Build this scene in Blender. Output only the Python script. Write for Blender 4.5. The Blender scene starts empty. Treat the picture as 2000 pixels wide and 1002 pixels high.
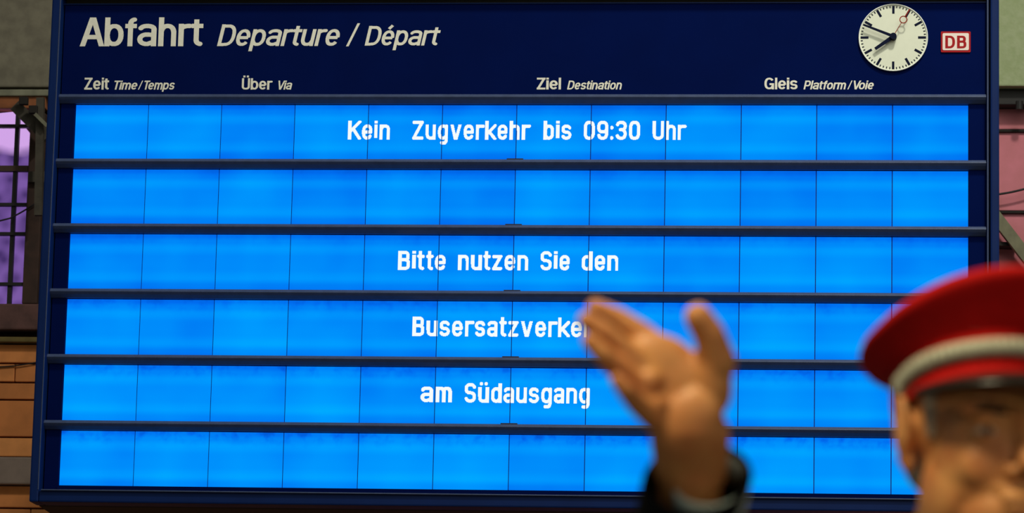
import bpy, bmesh, math, random
import numpy as np
from mathutils import Vector, Matrix
random.seed(4)
PI = math.pi
S = bpy.context.scene
COL = S.collection

# ------------------------------------------------------------------ camera
CAM = Vector((1.41802, -14.01823, 1.20))
YAW, PITCH, ROLL, FPX = -0.101213, 0.182282, 0.02299403, 7265.9
fwd = Vector((math.sin(YAW)*math.cos(PITCH), math.cos(YAW)*math.cos(PITCH), math.sin(PITCH)))
rt0 = Vector((math.cos(YAW), -math.sin(YAW), 0)); up0 = rt0.cross(fwd)
RT = rt0*math.cos(ROLL)+up0*math.sin(ROLL); UP = -rt0*math.sin(ROLL)+up0*math.cos(ROLL)
cam = bpy.data.objects.new('camera', bpy.data.cameras.new('camera')); COL.objects.link(cam)
cam.matrix_world = Matrix(((RT.x, UP.x, -fwd.x, CAM.x), (RT.y, UP.y, -fwd.y, CAM.y), (RT.z, UP.z, -fwd.z, CAM.z), (0, 0, 0, 1)))
cam.data.sensor_width = 36; cam.data.lens = FPX/2000*36
cam.data.clip_end = 200
cam.data.dof.use_dof = True; cam.data.dof.focus_distance = 14.25
cam.data.dof.aperture_fstop = 7.6
S.camera = cam

# ------------------------------------------------------------------ light
w = bpy.data.worlds.new('world'); S.world = w; w.use_nodes = True
w.node_tree.nodes['Background'].inputs[0].default_value = (0.62, 0.66, 0.60, 1)
w.node_tree.nodes['Background'].inputs[1].default_value = 0.17
def area(name, loc, target, size, power, col):
    l = bpy.data.lights.new(name, 'AREA'); l.shape = 'SQUARE'; l.size = size; l.energy = power; l.color = col
    o = bpy.data.objects.new(name, l); COL.objects.link(o); o.location = loc
    o.rotation_euler = (Vector(target)-Vector(loc)).to_track_quat('-Z', 'Y').to_euler()
    return o
area('hall_lamp', (2.7, -3.6, 9.6), (0.6, 0.1, 3.6), 0.6, 270, (1.0, 0.97, 0.84))
area('board_soft_fill', (2.6, -5.0, 7.6), (0.4, 0.1, 3.9), 4.5, 170, (0.98, 1.0, 0.88))  # added soft fill, no real fitting; lightens the shadows on the board
area('hall_lamp_front', (0.3, -12.0, 4.6), (1.2, -10.6, 1.7), 0.7, 108, (1.0, 0.86, 0.53))
area('face_fill', (2.9, -13.6, 2.6), (1.8, -10.5, 1.65), 0.6, 13, (1.0, 0.78, 0.5))  # added fill light that brightens the face under the visor
S.view_settings.view_transform = 'Standard'; S.view_settings.look = 'None'
S.view_settings.exposure = 0; S.view_settings.gamma = 1; S.view_settings.use_curve_mapping = False

# ------------------------------------------------------------------ helpers
def ray(px, py):
    return fwd*FPX + RT*(px-1000) - UP*(py-501)
def on_y(px, py, y=0.0):
    r = ray(px, py); return CAM + r*((y-CAM.y)/r.y)
def at(px, py, d):
    return CAM + ray(px, py)*(d/FPX)

MATS = {}
def mat(name, col, rough=0.6, metal=0.0, noise=0.0, nscale=20, bump=0.0, col2=None, spec=0.5, sss=0.0):
    if name in MATS: return MATS[name]
    m = bpy.data.materials.new(name); m.use_nodes = True
    nt = m.node_tree; b = nt.nodes['Principled BSDF']
    b.inputs['Roughness'].default_value = rough; b.inputs['Metallic'].default_value = metal
    b.inputs['Specular IOR Level'].default_value = spec
    if sss:
        b.inputs['Subsurface Weight'].default_value = sss; b.inputs['Subsurface Scale'].default_value = 0.01
        b.inputs['Subsurface Radius'].default_value = (1.0, 0.35, 0.2)
    tc = nt.nodes.new('ShaderNodeTexCoord')
    n = nt.nodes.new('ShaderNodeTexNoise'); n.inputs['Scale'].default_value = nscale; n.inputs['Detail'].default_value = 6
    nt.links.new(tc.outputs['Object'], n.inputs['Vector'])
    mx = nt.nodes.new('ShaderNodeMix'); mx.data_type = 'RGBA'
    c2 = col2 or tuple(c*(1-noise) for c in col)
    mx.inputs[6].default_value = (*c2, 1); mx.inputs[7].default_value = (*col, 1)
    rp = nt.nodes.new('ShaderNodeMapRange'); rp.inputs[1].default_value = 0.35; rp.inputs[2].default_value = 0.62
    nt.links.new(n.outputs[0], rp.inputs[0]); nt.links.new(rp.outputs[0], mx.inputs[0])
    nt.links.new(mx.outputs[2], b.inputs['Base Color'])
    if bump:
        bp = nt.nodes.new('ShaderNodeBump'); bp.inputs['Strength'].default_value = bump; bp.inputs['Distance'].default_value = 0.01
        nt.links.new(n.outputs[0], bp.inputs['Height']); nt.links.new(bp.outputs[0], b.inputs['Normal'])
    MATS[name] = m
    return m
def srgb(r, g, b):
    f = lambda c: (c/255/12.92) if c <= 10 else ((c/255+0.055)/1.055)**2.4
    return (f(r), f(g), f(b))

WL = {}
def put(name, me, m, parent=None):
    """link a mesh given in world coordinates as one object with its origin in its own middle"""
    if isinstance(me, bmesh.types.BMesh):
        bm = me; me = bpy.data.meshes.new(name); bm.normal_update(); bm.to_mesh(me); bm.free()
    if m and not me.materials: me.materials.append(m)
    co = np.empty(len(me.vertices)*3); me.vertices.foreach_get('co', co); co = co.reshape(-1, 3)
    c = (co.min(0)+co.max(0))/2; co -= c; me.vertices.foreach_set('co', co.ravel()); me.update()
    o = bpy.data.objects.new(name, me); COL.objects.link(o)
    c = Vector(c); WL[o] = c
    o.location = c
    if parent: o.parent = parent; o.location = c-WL[parent]
    return o
def copy_at(src, loc, parent=None):
    o = src.copy(); COL.objects.link(o); WL[o] = Vector(loc)
    o.parent = parent; o.location = Vector(loc)-(WL[parent] if parent else Vector())
    return o
def empty(name, loc, label=None, cat=None, group=None):
    o = bpy.data.objects.new(name, None); COL.objects.link(o); o.location = loc; WL[o] = Vector(loc)
    o.empty_display_size = 0.1
    if label: o['label'] = label; o['category'] = cat
    if group: o['group'] = group
    return o
def tag(o, label, cat, group=None):
    o['label'] = label; o['category'] = cat
    if group: o['group'] = group
    return o
def struct(o, label=None, cat=None):
    o['kind'] = 'structure'
    if label: o['label'] = label; o['category'] = cat
    return o
def box(bm, x0, x1, y0, y1, z0, z1, bev=0.0):
    r = bmesh.ops.create_cube(bm, size=1)
    for v in r['verts']:
        v.co = Vector(((x0+x1)/2+v.co.x*(x1-x0), (y0+y1)/2+v.co.y*(y1-y0), (z0+z1)/2+v.co.z*(z1-z0)))
    if bev:
        es = list({e for v in r['verts'] for e in v.link_edges})
        bmesh.ops.bevel(bm, geom=es, offset=bev, segments=2, affect='EDGES', profile=0.6)
    return bm
def B(*a, **k): return box(bmesh.new(), *a, **k)
def prism_x(bm, prof, x0, x1):
    """profile of (y,z) points swept along x"""
    a = [bm.verts.new((x0, y, z)) for y, z in prof]; b = [bm.verts.new((x1, y, z)) for y, z in prof]
    n = len(prof)
    for i in range(n): bm.faces.new((a[i], a[(i+1) % n], b[(i+1) % n], b[i]))
    bm.faces.new(a[::-1]); bm.faces.new(b)
    bmesh.ops.recalc_face_normals(bm, faces=bm.faces[:])
    return bm
def prism_y(bm, prof, y0, y1):
    a = [bm.verts.new((x, y0, z)) for x, z in prof]; b = [bm.verts.new((x, y1, z)) for x, z in prof]
    n = len(prof)
    for i in range(n): bm.faces.new((a[i], a[(i+1) % n], b[(i+1) % n], b[i]))
    bm.faces.new(a[::-1]); bm.faces.new(b)
    bmesh.ops.recalc_face_normals(bm, faces=bm.faces[:])
    return bm
def tube(bm, pts, r, seg=10):
    rings = []
    for i, p in enumerate(pts):
        p = Vector(p); t = (Vector(pts[min(i+1, len(pts)-1)])-Vector(pts[max(i-1, 0)])).normalized()
        a = t.orthogonal().normalized() if i == 0 else (a - t*a.dot(t)).normalized()
        b = t.cross(a); rr = r[i] if isinstance(r, (list, tuple)) else r
        rings.append([bm.verts.new(p+(a*math.cos(2*PI*k/seg)+b*math.sin(2*PI*k/seg))*rr) for k in range(seg)])
    for A, C in zip(rings, rings[1:]):
        for k in range(seg): bm.faces.new((A[k], A[(k+1) % seg], C[(k+1) % seg], C[k]))
    bm.faces.new(rings[0][::-1]); bm.faces.new(rings[-1])
    return bm
def smooth(o, ang=None):
    for p in o.data.polygons: p.use_smooth = True
    return o

# ------------------------------------------------------------------ lettering (drawn glyph by glyph as strokes)
def arc(x0, x1, y0, y1, a0, a1, n=2.5, k=22):
    cx, cy, rx, ry = (x0+x1)/2, (y0+y1)/2, (x1-x0)/2, (y1-y0)/2; P = []
    for i in range(k+1):
        t = math.radians(a0+(a1-a0)*i/k); c, s = math.cos(t), math.sin(t)
        P.append((cx+rx*math.copysign(abs(c)**(2/n), c), cy+ry*math.copysign(abs(s)**(2/n), s)))
    return P
def glyph(ch, H, X, s, D, lcd=False):
    """-> strokes, advance width; strokes are centre lines; s = stroke width"""
    WD = dict(a=.64, b=.65, d=.65, e=.63, f=.40, g=.65, h=.61, i=.175, k=.62, l=.175, m=.93, n=.61, o=.66, p=.65, r=.41, s=.59, t=.40, u=.61,
              v=.62, z=.56, A=.80, B=.70, D=.74, G=.76, K=.74, P=.68, S=.68, T=.66, U=.70, V=.74, Z=.66)
    if lcd:
        WD = dict(a=9.6, b=10, d=10, e=10, g=10, h=10, i=3, k=10, m=13, n=10, r=7.2, s=9.6, t=7, u=10, v=11.4, z=9.6, B=11, K=11.4, S=11, U=11.4, Z=11.4)
        WD.update({'0': 10.8, '9': 10.4, '3': 10.4, ':': 3, ' ': 5, 'ü': 10})
    base = {'Ü': 'U', 'ü': 'u', 'é': 'e'}.get(ch, ch)
    if base in WD: wd = WD[base]
    else: wd = {'/': .30, ' ': .22}.get(ch, .6)
    L, R, Bt, T, h = s/2, wd-s/2, s/2, X-s/2, H-s/2
    M = (Bt+T)/2; E = s*1.5; st = []; cx = wd/2
    nn = 2.25 if not lcd else 2.6
    ry = min((R-L)*(.72 if not lcd else .6), (T-Bt)*.5)
    if base == 'a':
        y2 = T-(R-L)*0.62
        st += [arc(L, R, y2, T, 168, 0, nn)+[(R, 0 if not lcd else -E)]]
        st += [[(R, X*.60-s/2)]+arc(L-s*.05, L+(R-L)*1.1, Bt, X*.62-s/2, 100, 270, nn)+[(R, Bt+X*.10)]]
    elif base == 'b': st += [[(L, -E), (L, H+E)], arc(L, R, Bt, T, 0, 360, nn)]
    elif base == 'd': st += [[(R, -E), (R, H+E)], arc(L, R, Bt, T, 0, 360, nn)]
    elif base == 'p': st += [[(L, -D), (L, X+E)], arc(L, R, Bt, T, 0, 360, nn)]
    elif base == 'g': st += [arc(L, R, Bt, T, 0, 360, nn), [(R, X+(E if not lcd else -s*.5)), (R, Bt)]+arc(L+s*.3, R, -D+s/2, Bt+1.5*s, 0, -115, nn)]
    elif base == 'e': st += [[(L, M), (R, M)], arc(L, R, Bt, T, 0, 322, nn)]
    elif base == 'o': st += [arc(L, R, Bt, T, 0, 360, nn)]
    elif base in 'hn': st += [[(L, -E), (L, (H if base == 'h' else X)+E)], arc(L, R, T-2*ry, T, 165, 0, nn)+[(R, -E)]]
    elif base == 'm':
        c = (L+R)/2
        st += [[(L, -E), (L, X+E)], arc(L, c, T-1.5*(c-L), T, 160, 0, nn)+[(c, -E)], arc(c, R, T-1.5*(c-L), T, 160, 0, nn)+[(R, -E)]]
    elif base == 'r': st += [[(L, -E), (L, X+E)], arc(L, L+(wd-L)*1.7, T-2*ry, T, 170, 84, nn)]
    elif base == 'u': st += [[(R, -E), (R, X+E)], [(L, X+E)]+arc(L, R, Bt, Bt+2*ry, 180, 345, nn)]
    elif base == 't':
        c = wd*.42
        st += [[(c, H*.93 if not lcd else H)]+arc(c, c+(wd-c)*1.5, Bt, Bt+s*2, 180, 262, nn), [(0 if not lcd else s/2, T), (wd-(0 if not lcd else s/2), T)]]
    elif base == 'f':
        c = wd*.47
        st += [[(c, -E)]+arc(c, c+(wd-c)*1.5, h-s*2, h, 180, 98, nn), [(0, T), (wd, T)]]
    elif base == 'i': st += [[(cx, -E if not lcd else Bt), (cx, X)], [(cx, H-s*.98 if not lcd else X+.9), (cx, H+E if not lcd else H-.2)]]
    elif base == 'l': st += [[(cx, -E), (cx, H+E)]]
    elif base == 'k': st += [[(L, -E), (L, H+E)], [(L, X*.36), (R+s*.35, X+s*.35 if not lcd else X-s*.3)], [(L+(R-L)*.35, X*.52), (R+s*.35, -s*.35 if not lcd else s*.3)]]
    elif base == 'K': st += [[(L, -E), (L, H+E)], [(L, H*.40), (R+s*.4, H+s*.4 if not lcd else H-s*.3)], [(L+(R-L)*.38, H*.58), (R+s*.4, -s*.4 if not lcd else s*.3)]]
    elif base == 's' or base == 'S':
        t_, m_ = (T, (Bt+T)/2) if base == 's' else (h, (Bt+h)/2)
        st += [arc(L, R, m_, t_, 22, 262, 2.3)+arc(L, R, Bt, m_, 82, -158, 2.3)]
    elif base == 'v': st += [[(L*.6, X+s), (cx, -s*.3)], [(wd-L*.6, X+s), (cx, -s*.3)]]
    elif base == 'V': st += [[(L*.7-s*.2, H+s*.5), (cx, -s*.3)], [(wd-L*.7+s*.2, H+s*.5), (cx, -s*.3)]]
    elif base == 'A': st += [[(L*.9-s*.2, -s*.6), (cx, H+s*.3)], [(wd-L*.9+s*.2, -s*.6), (cx, H+s*.3)], [(wd*.22, H*.32), (wd*.78, H*.32)]]
    elif base in 'zZ':
        t_ = T if base == 'z' else h
        st += [[(0 if not lcd else L, t_), (wd if not lcd else R, t_)], [(0 if not lcd else L, Bt), (wd if not lcd else R, Bt)], [(L*1.2, Bt), (R-L*.2, t_)]]
    elif base == 'B': st += [[(L, -E), (L, H+E)], [(L, Bt), (wd*.5, Bt)]+arc(L, R, Bt, H*.53, -80, 80, 2.9)+[(L, H*.53)], [(wd*.5, H*.53)]+arc(L, R-s*.2, H*.53, h, -80, 80, 2.9)+[(L, h)]]
    elif base == 'D': st += [[(L, -E), (L, H+E)], [(L, Bt), (wd*.4, Bt)]+arc(L-(R-L)*.25, R, Bt, h, -80, 80, 2.5)+[(L, h)]]
    elif base == 'P': st += [[(L, -E), (L, H+E)], [(L, H*.42), (wd*.5, H*.42)]+arc(L, R, H*.42, h, -80, 80, 2.7)+[(L, h)]]
    elif base == 'G': st += [arc(L, R, Bt, h, 35, 340, 2.4), [(R, -E), (R, H*.48)], [(wd*.52, H*.44), (wd, H*.44)]]
    elif base == 'T': st += [[(cx, -E), (cx, H)], [(0, h), (wd, h)]]
    elif base == 'U': st += [[(L, H+E)]+arc(L, R, Bt, Bt+(R-L)*1.0, 180, 360, 2.5)+[(R, H+E)]]
    elif base == '0': st += [arc(L, R, Bt, h, 0, 360, 3.0)]
    elif base == '9': st += [arc(L, R, H*.42, h, 0, 360, 2.8), [(R, H*.7)]+arc(L, R, Bt, Bt+H*.6, 0, -158, 2.8)]
    elif base == '3': st += [arc(L, R, H*.53, h, 160, -80, 2.5)+[(wd*.42, H*.53)], [(wd*.42, H*.53)]+arc(L, R, Bt, H*.53, 80, -160, 2.5)]
    elif base == ':': st += [[(cx, 1.5), (cx, 1.9)], [(cx, 11), (cx, 11.4)]]
    elif base == '/': st += [[(wd/2, -s), (wd/2, H+s)]]
    if ch == 'ü': st += [[(wd*.28, H-.8), (wd*.28, H-.4)], [(wd*.72, H-.8), (wd*.72, H-.4)]]
    if ch == 'Ü': st += [[(wd*.28, H*1.08), (wd*.28, H*1.24)], [(wd*.72, H*1.08), (wd*.72, H*1.24)]]
    if ch == 'é': st += [[(wd*.42, X*1.09), (wd*.66, X*1.33)]]
    if base == 'i' and not lcd: pass
    return st, wd
def text_mask(txt, H, X, s, D, gap, pitch, shear=0, lcd=False, ky=1.0, thick={}):
    """boolean raster of a word; y design space is stretched by ky so that level strokes come out thinner"""
    X, D = X*ky, D*ky; Hh = H*ky
    x = 0; items = []
    for i, ch in enumerate(txt):
        st, wd = glyph(ch, Hh, X, s, D, lcd)
        g = gap
        nx = txt[i+1] if i+1 < len(txt) else ''
        if ch in 'ft' or (nx and nx in 'ft'): g = gap*.6
        if ch in 'rAVT' or (nx and nx in 'v'): g = gap*(.5 if ch != 'A' else .3)
        if lcd: g = gap*(.65 if ch == 't' or nx == 't' else 1)
        if ch in 'VT' and nx in 'aeo': g = -gap*1.2
        if ch == ' ' or nx == ' ': g = gap*.5
        items.append((st, x, ch)); x += wd+g
    pad = H*.4
    xs = np.arange(-pad, x+pad+H*abs(shear), pitch); ys = np.arange(-D/ky-pitch*2, H*1.36, pitch)
    GX, GY = np.meshgrid(xs, ys); M = np.zeros(GX.shape, bool)
    for st, x0, ch in items:
        px = GX-(GY*(shear if ch != '/' else .42))-x0; py = GY*ky
        lim_top = H*ky*(1.3 if ch in 'Üéü' else 1.0)+1e-6; base = {'Ü': 'U', 'ü': 'u', 'é': 'e'}.get(ch, ch)
        lim_bot = -D if base in 'gp' else 0
        if base in 'aegmnoprsuvz' and ch not in 'éü': lim_top = X
        if base == 'f': pass
        ss = s*(.62 if ch == '/' else 1)
        for ip, poly in enumerate(st):
            if ch in 'Üéü': lim_top = 1e9 if ip >= len(st)-(1 if ch == 'é' else 2) else (X if ch != 'Ü' else H*ky)
            if len(poly) > 2 or ch in 'ftrs': lt, lb = lim_top+s*.02, lim_bot-s*.02
            else: lt, lb = lim_top, lim_bot
            P = np.array(poly); m = np.zeros(M.shape, bool)
            for a, b in zip(P[:-1], P[1:]):
                d = b-a; ln = math.hypot(*d)
                if ln < 1e-9: continue
                t = ((px-a[0])*d[0]+(py-a[1])*d[1])/ln; q = np.abs((px-a[0])*d[1]-(py-a[1])*d[0])/ln
                m |= (q <= ss/2) & (t >= 0) & (t <= ln)
            inner = P[1:-1] if not lcd else P
            if lcd and ch == 'i': inner = []
            for c in inner: m |= (px-c[0])**2+(py-c[1])**2 <= (ss/2)**2
            m &= (py <= lt) & (py >= lb)
            M |= m
    return M, xs, ys
def lettering(name, txt, x0, x1, ytop, ybase, y, m, parent, H, X, s, D, gap, pitch, shear=0, lcd=False, ky=1.0, seams=None, ytop1=None):
    """word fitted between pixel columns x0..x1 and baseline/cap height rows of the board plane"""
    M, xs, ys = text_mask(txt, H, X, s, D, gap, pitch, shear, lcd, ky)
    cols = np.where(M.any(0))[0]; u0, u1 = xs[cols[0]], xs[cols[-1]]+pitch
    A = on_y(x0, ybase, y); Bp = on_y(x1, ybase, y); Tt = on_y(x0, ytop, y)
    sx = (Bp.x-A.x)/(u1-u0); sz = (Tt.z-A.z)/H
    V, F = [], []
    for j in range(M.shape[0]):
        row = np.concatenate(([0], M[j].astype(int), [0])); d = np.diff(row)
        for a, b in zip(np.where(d == 1)[0], np.where(d == -1)[0]):
            X0 = A.x+(xs[0]+a*pitch-u0)*sx; X1 = A.x+(xs[0]+b*pitch-u0)*sx
            Z0 = A.z+ys[j]*sz; Z1 = A.z+(ys[j]+pitch)*sz
            segs = [(X0, X1)]
            for q, hw in (seams or []):
                n = []
                for (p0, p1) in segs:
                    if p1 <= q-hw or p0 >= q+hw: n.append((p0, p1)); continue
                    if p0 < q-hw: n.append((p0, q-hw))
                    if p1 > q+hw: n.append((q+hw, p1))
                segs = n
            for p0, p1 in segs:
                k = len(V); V += [(p0, y, Z0), (p1, y, Z0), (p1, y, Z1), (p0, y, Z1)]; F.append((k, k+1, k+2, k+3))
    me = bpy.data.meshes.new(name); me.from_pydata(V, [], F); me.update()
    return put(name, me, m, parent)

# ------------------------------------------------------------------ materials
navy = mat('navy_paint', srgb(10, 36, 90), 0.5, 0, 0.12, 8, spec=.12)
navy_dark = mat('navy_panel', srgb(1, 17, 72), 0.8, 0, 0.1, 5, spec=.03)
rail_m = mat('rail_paint', srgb(64, 76, 108), 0.45, 0, 0.15, 30, spec=.35)
black_m = mat('black_metal', srgb(26, 23, 24), 0.7, 0, 0.3, 12)
letter_m = mat('cream_lettering', srgb(238, 234, 218), 0.7, 0, 0.08, 60)
dial_m = mat('dial_cream', srgb(226, 229, 208), 0.6, 0, 0.03, 30)
mark_m = mat('clock_navy', srgb(10, 18, 46), 0.7, spec=.1)
red_m = mat('clock_red', srgb(140, 34, 16), 0.7, spec=.1)
logo_red = mat('logo_red', srgb(165, 8, 18), 0.6, spec=.2)
logo_white = mat('logo_white', srgb(238, 222, 212), 0.6)

def tile_material():
    m = bpy.data.materials.new('lcd_blue'); m.use_nodes = True; nt = m.node_tree; nt.nodes.clear()
    N = nt.nodes.new; Lk = nt.links.new
    out = N('ShaderNodeOutputMaterial'); em = N('ShaderNodeEmission'); oi = N('ShaderNodeObjectInfo')
    tc = N('ShaderNodeTexCoord'); sep = N('ShaderNodeSeparateXYZ'); Lk(tc.outputs['Object'], sep.inputs[0])
    ramp = N('ShaderNodeValToRGB'); mr = N('ShaderNodeMapRange'); mr.inputs[1].default_value = -.1085; mr.inputs[2].default_value = .1085
    Lk(sep.outputs[2], mr.inputs[0]); Lk(mr.outputs[0], ramp.inputs[0])
    cr = ramp.color_ramp; cr.interpolation = 'EASE'
    vals = [(0, .10), (.10, .36), (.24, .92), (.42, .62), (.62, .55), (.78, .86), (.9, .42), (1, .05)]
    while len(cr.elements) < len(vals): cr.elements.new(.5)
    for e, (p, v) in zip(cr.elements, vals): e.position = p; e.color = (v, v, v, 1)
    # backlight differs from tile to tile, and fades towards one side
    def math_(op, a, b):
        n = N('ShaderNodeMath'); n.operation = op
        for i, q in enumerate((a, b)):
            if isinstance(q, (int, float)): n.inputs[i].default_value = q
            else: Lk(q, n.inputs[i])
        return n.outputs[0]
    rnd = oi.outputs['Random']
    wn = N('ShaderNodeTexNoise'); wn.inputs['Scale'].default_value = 5; wn.inputs['Detail'].default_value = 1
    geo = N('ShaderNodeNewGeometry'); Lk(geo.outputs['Position'], wn.inputs['Vector'])
    side = math_('MULTIPLY', math_('ABSOLUTE', math_('ADD', sep.outputs[0], 0.02), 0), -1.1)
    v = math_('ADD', ramp.outputs[0], side)
    v = math_('MULTIPLY', v, 0.62)
    v = math_('ADD', v, math_('MULTIPLY', math_('SUBTRACT', rnd, 0.5), 0.22))
    v = math_('ADD', v, math_('MULTIPLY', math_('SUBTRACT', wn.outputs[0], 0.5), 0.45))
    # dirt settled under the rails, heavier on the lower rows
    dn = N('ShaderNodeTexNoise'); dn.inputs['Scale'].default_value = 22; dn.inputs['Detail'].default_value = 5
    Lk(geo.outputs['Position'], dn.inputs['Vector'])
    gs = N('ShaderNodeSeparateXYZ'); Lk(geo.outputs['Position'], gs.inputs[0])
    low = N('ShaderNodeMapRange'); low.inputs[1].default_value = 4.0; low.inputs[2].default_value = 3.1; low.inputs[3].default_value = .15; low.inputs[4].default_value = 1
    Lk(gs.outputs[2], low.inputs[0])
    dm = N('ShaderNodeMapRange'); dm.inputs[1].default_value = .46; dm.inputs[2].default_value = .66; Lk(dn.outputs[0], dm.inputs[0])
    top = N('ShaderNodeMapRange'); top.inputs[1].default_value = .72; top.inputs[2].default_value = .97; Lk(mr.outputs[0], top.inputs[0])
    d = math_('MULTIPLY', math_('MULTIPLY', dm.outputs[0], top.outputs[0]), low.outputs[0])
    v = math_('SUBTRACT', v, math_('MULTIPLY', d, 0.3))
    v = math_('ADD', v, math_('MULTIPLY', low.outputs[0], 0.16))
    cl = math_('MINIMUM', math_('MAXIMUM', v, -0.35), 1.0)
    r2 = N('ShaderNodeValToRGB'); f = N('ShaderNodeMapRange'); f.inputs[1].default_value = -.35; f.inputs[2].default_value = 1.0
    Lk(cl, f.inputs[0]); Lk(f.outputs[0], r2.inputs[0])
    c2 = r2.color_ramp
    cols = [(0, srgb(0, 80, 205)), (.25, srgb(0, 110, 240)), (.5, srgb(0, 138, 250)), (.72, srgb(0, 155, 255)), (1, srgb(0, 176, 255))]
    while len(c2.elements) < len(cols): c2.elements.new(.5)
    for e, (p, c) in zip(c2.elements, cols): e.position = p; e.color = (*c, 1)
    Lk(r2.outputs[0], em.inputs[0]); em.inputs[1].default_value = 1.0
    Lk(em.outputs[0], out.inputs[0])
    return m
lcd_m = tile_material()
def emit(name, col, st):
    m = bpy.data.materials.new(name); m.use_nodes = True; nt = m.node_tree; nt.nodes.clear()
    o = nt.nodes.new('ShaderNodeOutputMaterial'); e = nt.nodes.new('ShaderNodeEmission'); e.inputs[0].default_value = (*col, 1); e.inputs[1].default_value = st
    nt.links.new(e.outputs[0], o.inputs[0]); return m
lcd_text_m = emit('lcd_white', srgb(246, 252, 252), 1.0)

# ------------------------------------------------------------------ setting: floor and back wall
WY = 2.6      # wall plane
floor = struct(put('floor', B(-9, 9, -16, WY+.4, -.2, 0), mat('floor_stone', srgb(96, 92, 86), .7, 0, .3, 3)))
def wp(px, py, y=WY): return on_y(px, py, y)

# courses of the wall: list of (z_top, z_bottom) from the photograph's joints
mortar = mat('mortar', srgb(70, 44, 28), .9, 0, .3, 10)
orange = [mat('sandstone_a', srgb(226, 142, 78), .85, 0, .22, 9, .3), mat('sandstone_b', srgb(212, 130, 70), .85, 0, .22, 7, .3), mat('sandstone_c', srgb(232, 152, 86), .85, 0, .2, 8, .3)]
pink = [mat('pink_plaster_a', srgb(212, 126, 140), .85, 0, .22, 5, .25, srgb(188, 112, 118)), mat('pink_plaster_b', srgb(204, 118, 132), .85, 0, .22, 4, .25, srgb(180, 108, 112))]
z_beam = wp(50, 170).z
z_w_top, z_w_bot = wp(30, 218).z, wp(30, 597).z
x_w = wp(62, 300).x
wall = struct(put('wall_back', B(-7.5, 7.5, WY+.06, WY+.4, 0, 9), mortar))
blk = 0
def course(z1, z0, x0, x1, wd, mats, off=0):
    x = x0-off*wd
    while x < x1:
        a, b = max(x, x0), min(x+wd, x1)
        if b-a > .04:
            pr = random.uniform(0, .006)
            o = put('stone_block', B(a+.002, b-.002, WY-pr, WY+.08, z0+.004, z1-.004, bev=.004), random.choice(mats), wall)
        x += wd
zs_l = [wp(30, y).z for y in (672, 710, 747, 781, 854, 893)]
xl = -1.0
for i, (a, b) in enumerate(zip(zs_l, zs_l[1:])): course(a, b, -7.5, xl, 1.15, orange, (i*.37+.33) % 1)
z_band1, z_band0 = wp(30, 895).z, wp(30, 948).z
struct(put('trim_1', B(-7.5, xl, WY-.05, WY+.1, z_band0, z_band1, bev=.008), mat('grey_string_course', srgb(140, 122, 112), .8, 0, .2, 12)))
z = z_band0; i = 0
while z > 0.02:
    zn = max(z-.075*(1+(i % 2)*.6)-.03, 0); course(z, zn, -7.5, xl, 1.15, orange, (i*.41+.2) % 1); z = zn; i += 1
zr = [wp(1978, y).z for y in (205, 254, 413, 572, 731)]
for i, (a, b) in enumerate(zip(zr, zr[1:])): course(a, b, xl+.01, 7.5, .95, pink, (i*.5) % 1)
z = zr[-1]; i = 0
while z > 0.02:
    zn = max(z-.33, 0); course(z, zn, xl+.01, 7.5, .95, pink, (i*.5) % 1); z = zn; i += 1

# left concrete lintel and right plastered beam
lin_m = mat('dimmed_concrete', srgb(122, 116, 99), .9, 0, .0, 14, .2, srgb(104, 98, 84))  # base colour darkened to stand for the dimmer light on the left beam
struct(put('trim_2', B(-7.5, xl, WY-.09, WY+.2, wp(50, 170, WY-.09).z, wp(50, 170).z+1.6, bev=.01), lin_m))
struct(put('trim_3', B(-7.5, xl, WY-.088, WY+.2, wp(50, 187, WY-.088).z, wp(50, 172.5, WY-.088).z-.004, bev=.006), mat('lintel_lip', srgb(132, 130, 110), .9, 0, .3, 14)))
rb_m = mat('green_plaster', srgb(160, 170, 132), .9, 0, .0, 30, .35, srgb(150, 162, 120))
zrb = wp(1975, 168, WY-.16).z
struct(put('trim_4', B(xl+.01, 7.5, WY-.16, WY+.2, zrb, zrb+1.6, bev=.008), rb_m))
struct(put('trim_5', B(xl+.01, 7.5, WY-.10, WY+.2, wp(1975, 204, WY-.10).z, zrb-.001, bev=.004), black_m))
nb = put('pipe_stub', tube(bmesh.new(), [wp(1991, 198, WY-.14), wp(1991, 214, WY-.14)], .017, 10), black_m)
tag(nb, 'short black pipe stub under the green plastered beam, right of the board', 'pipe')

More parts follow.
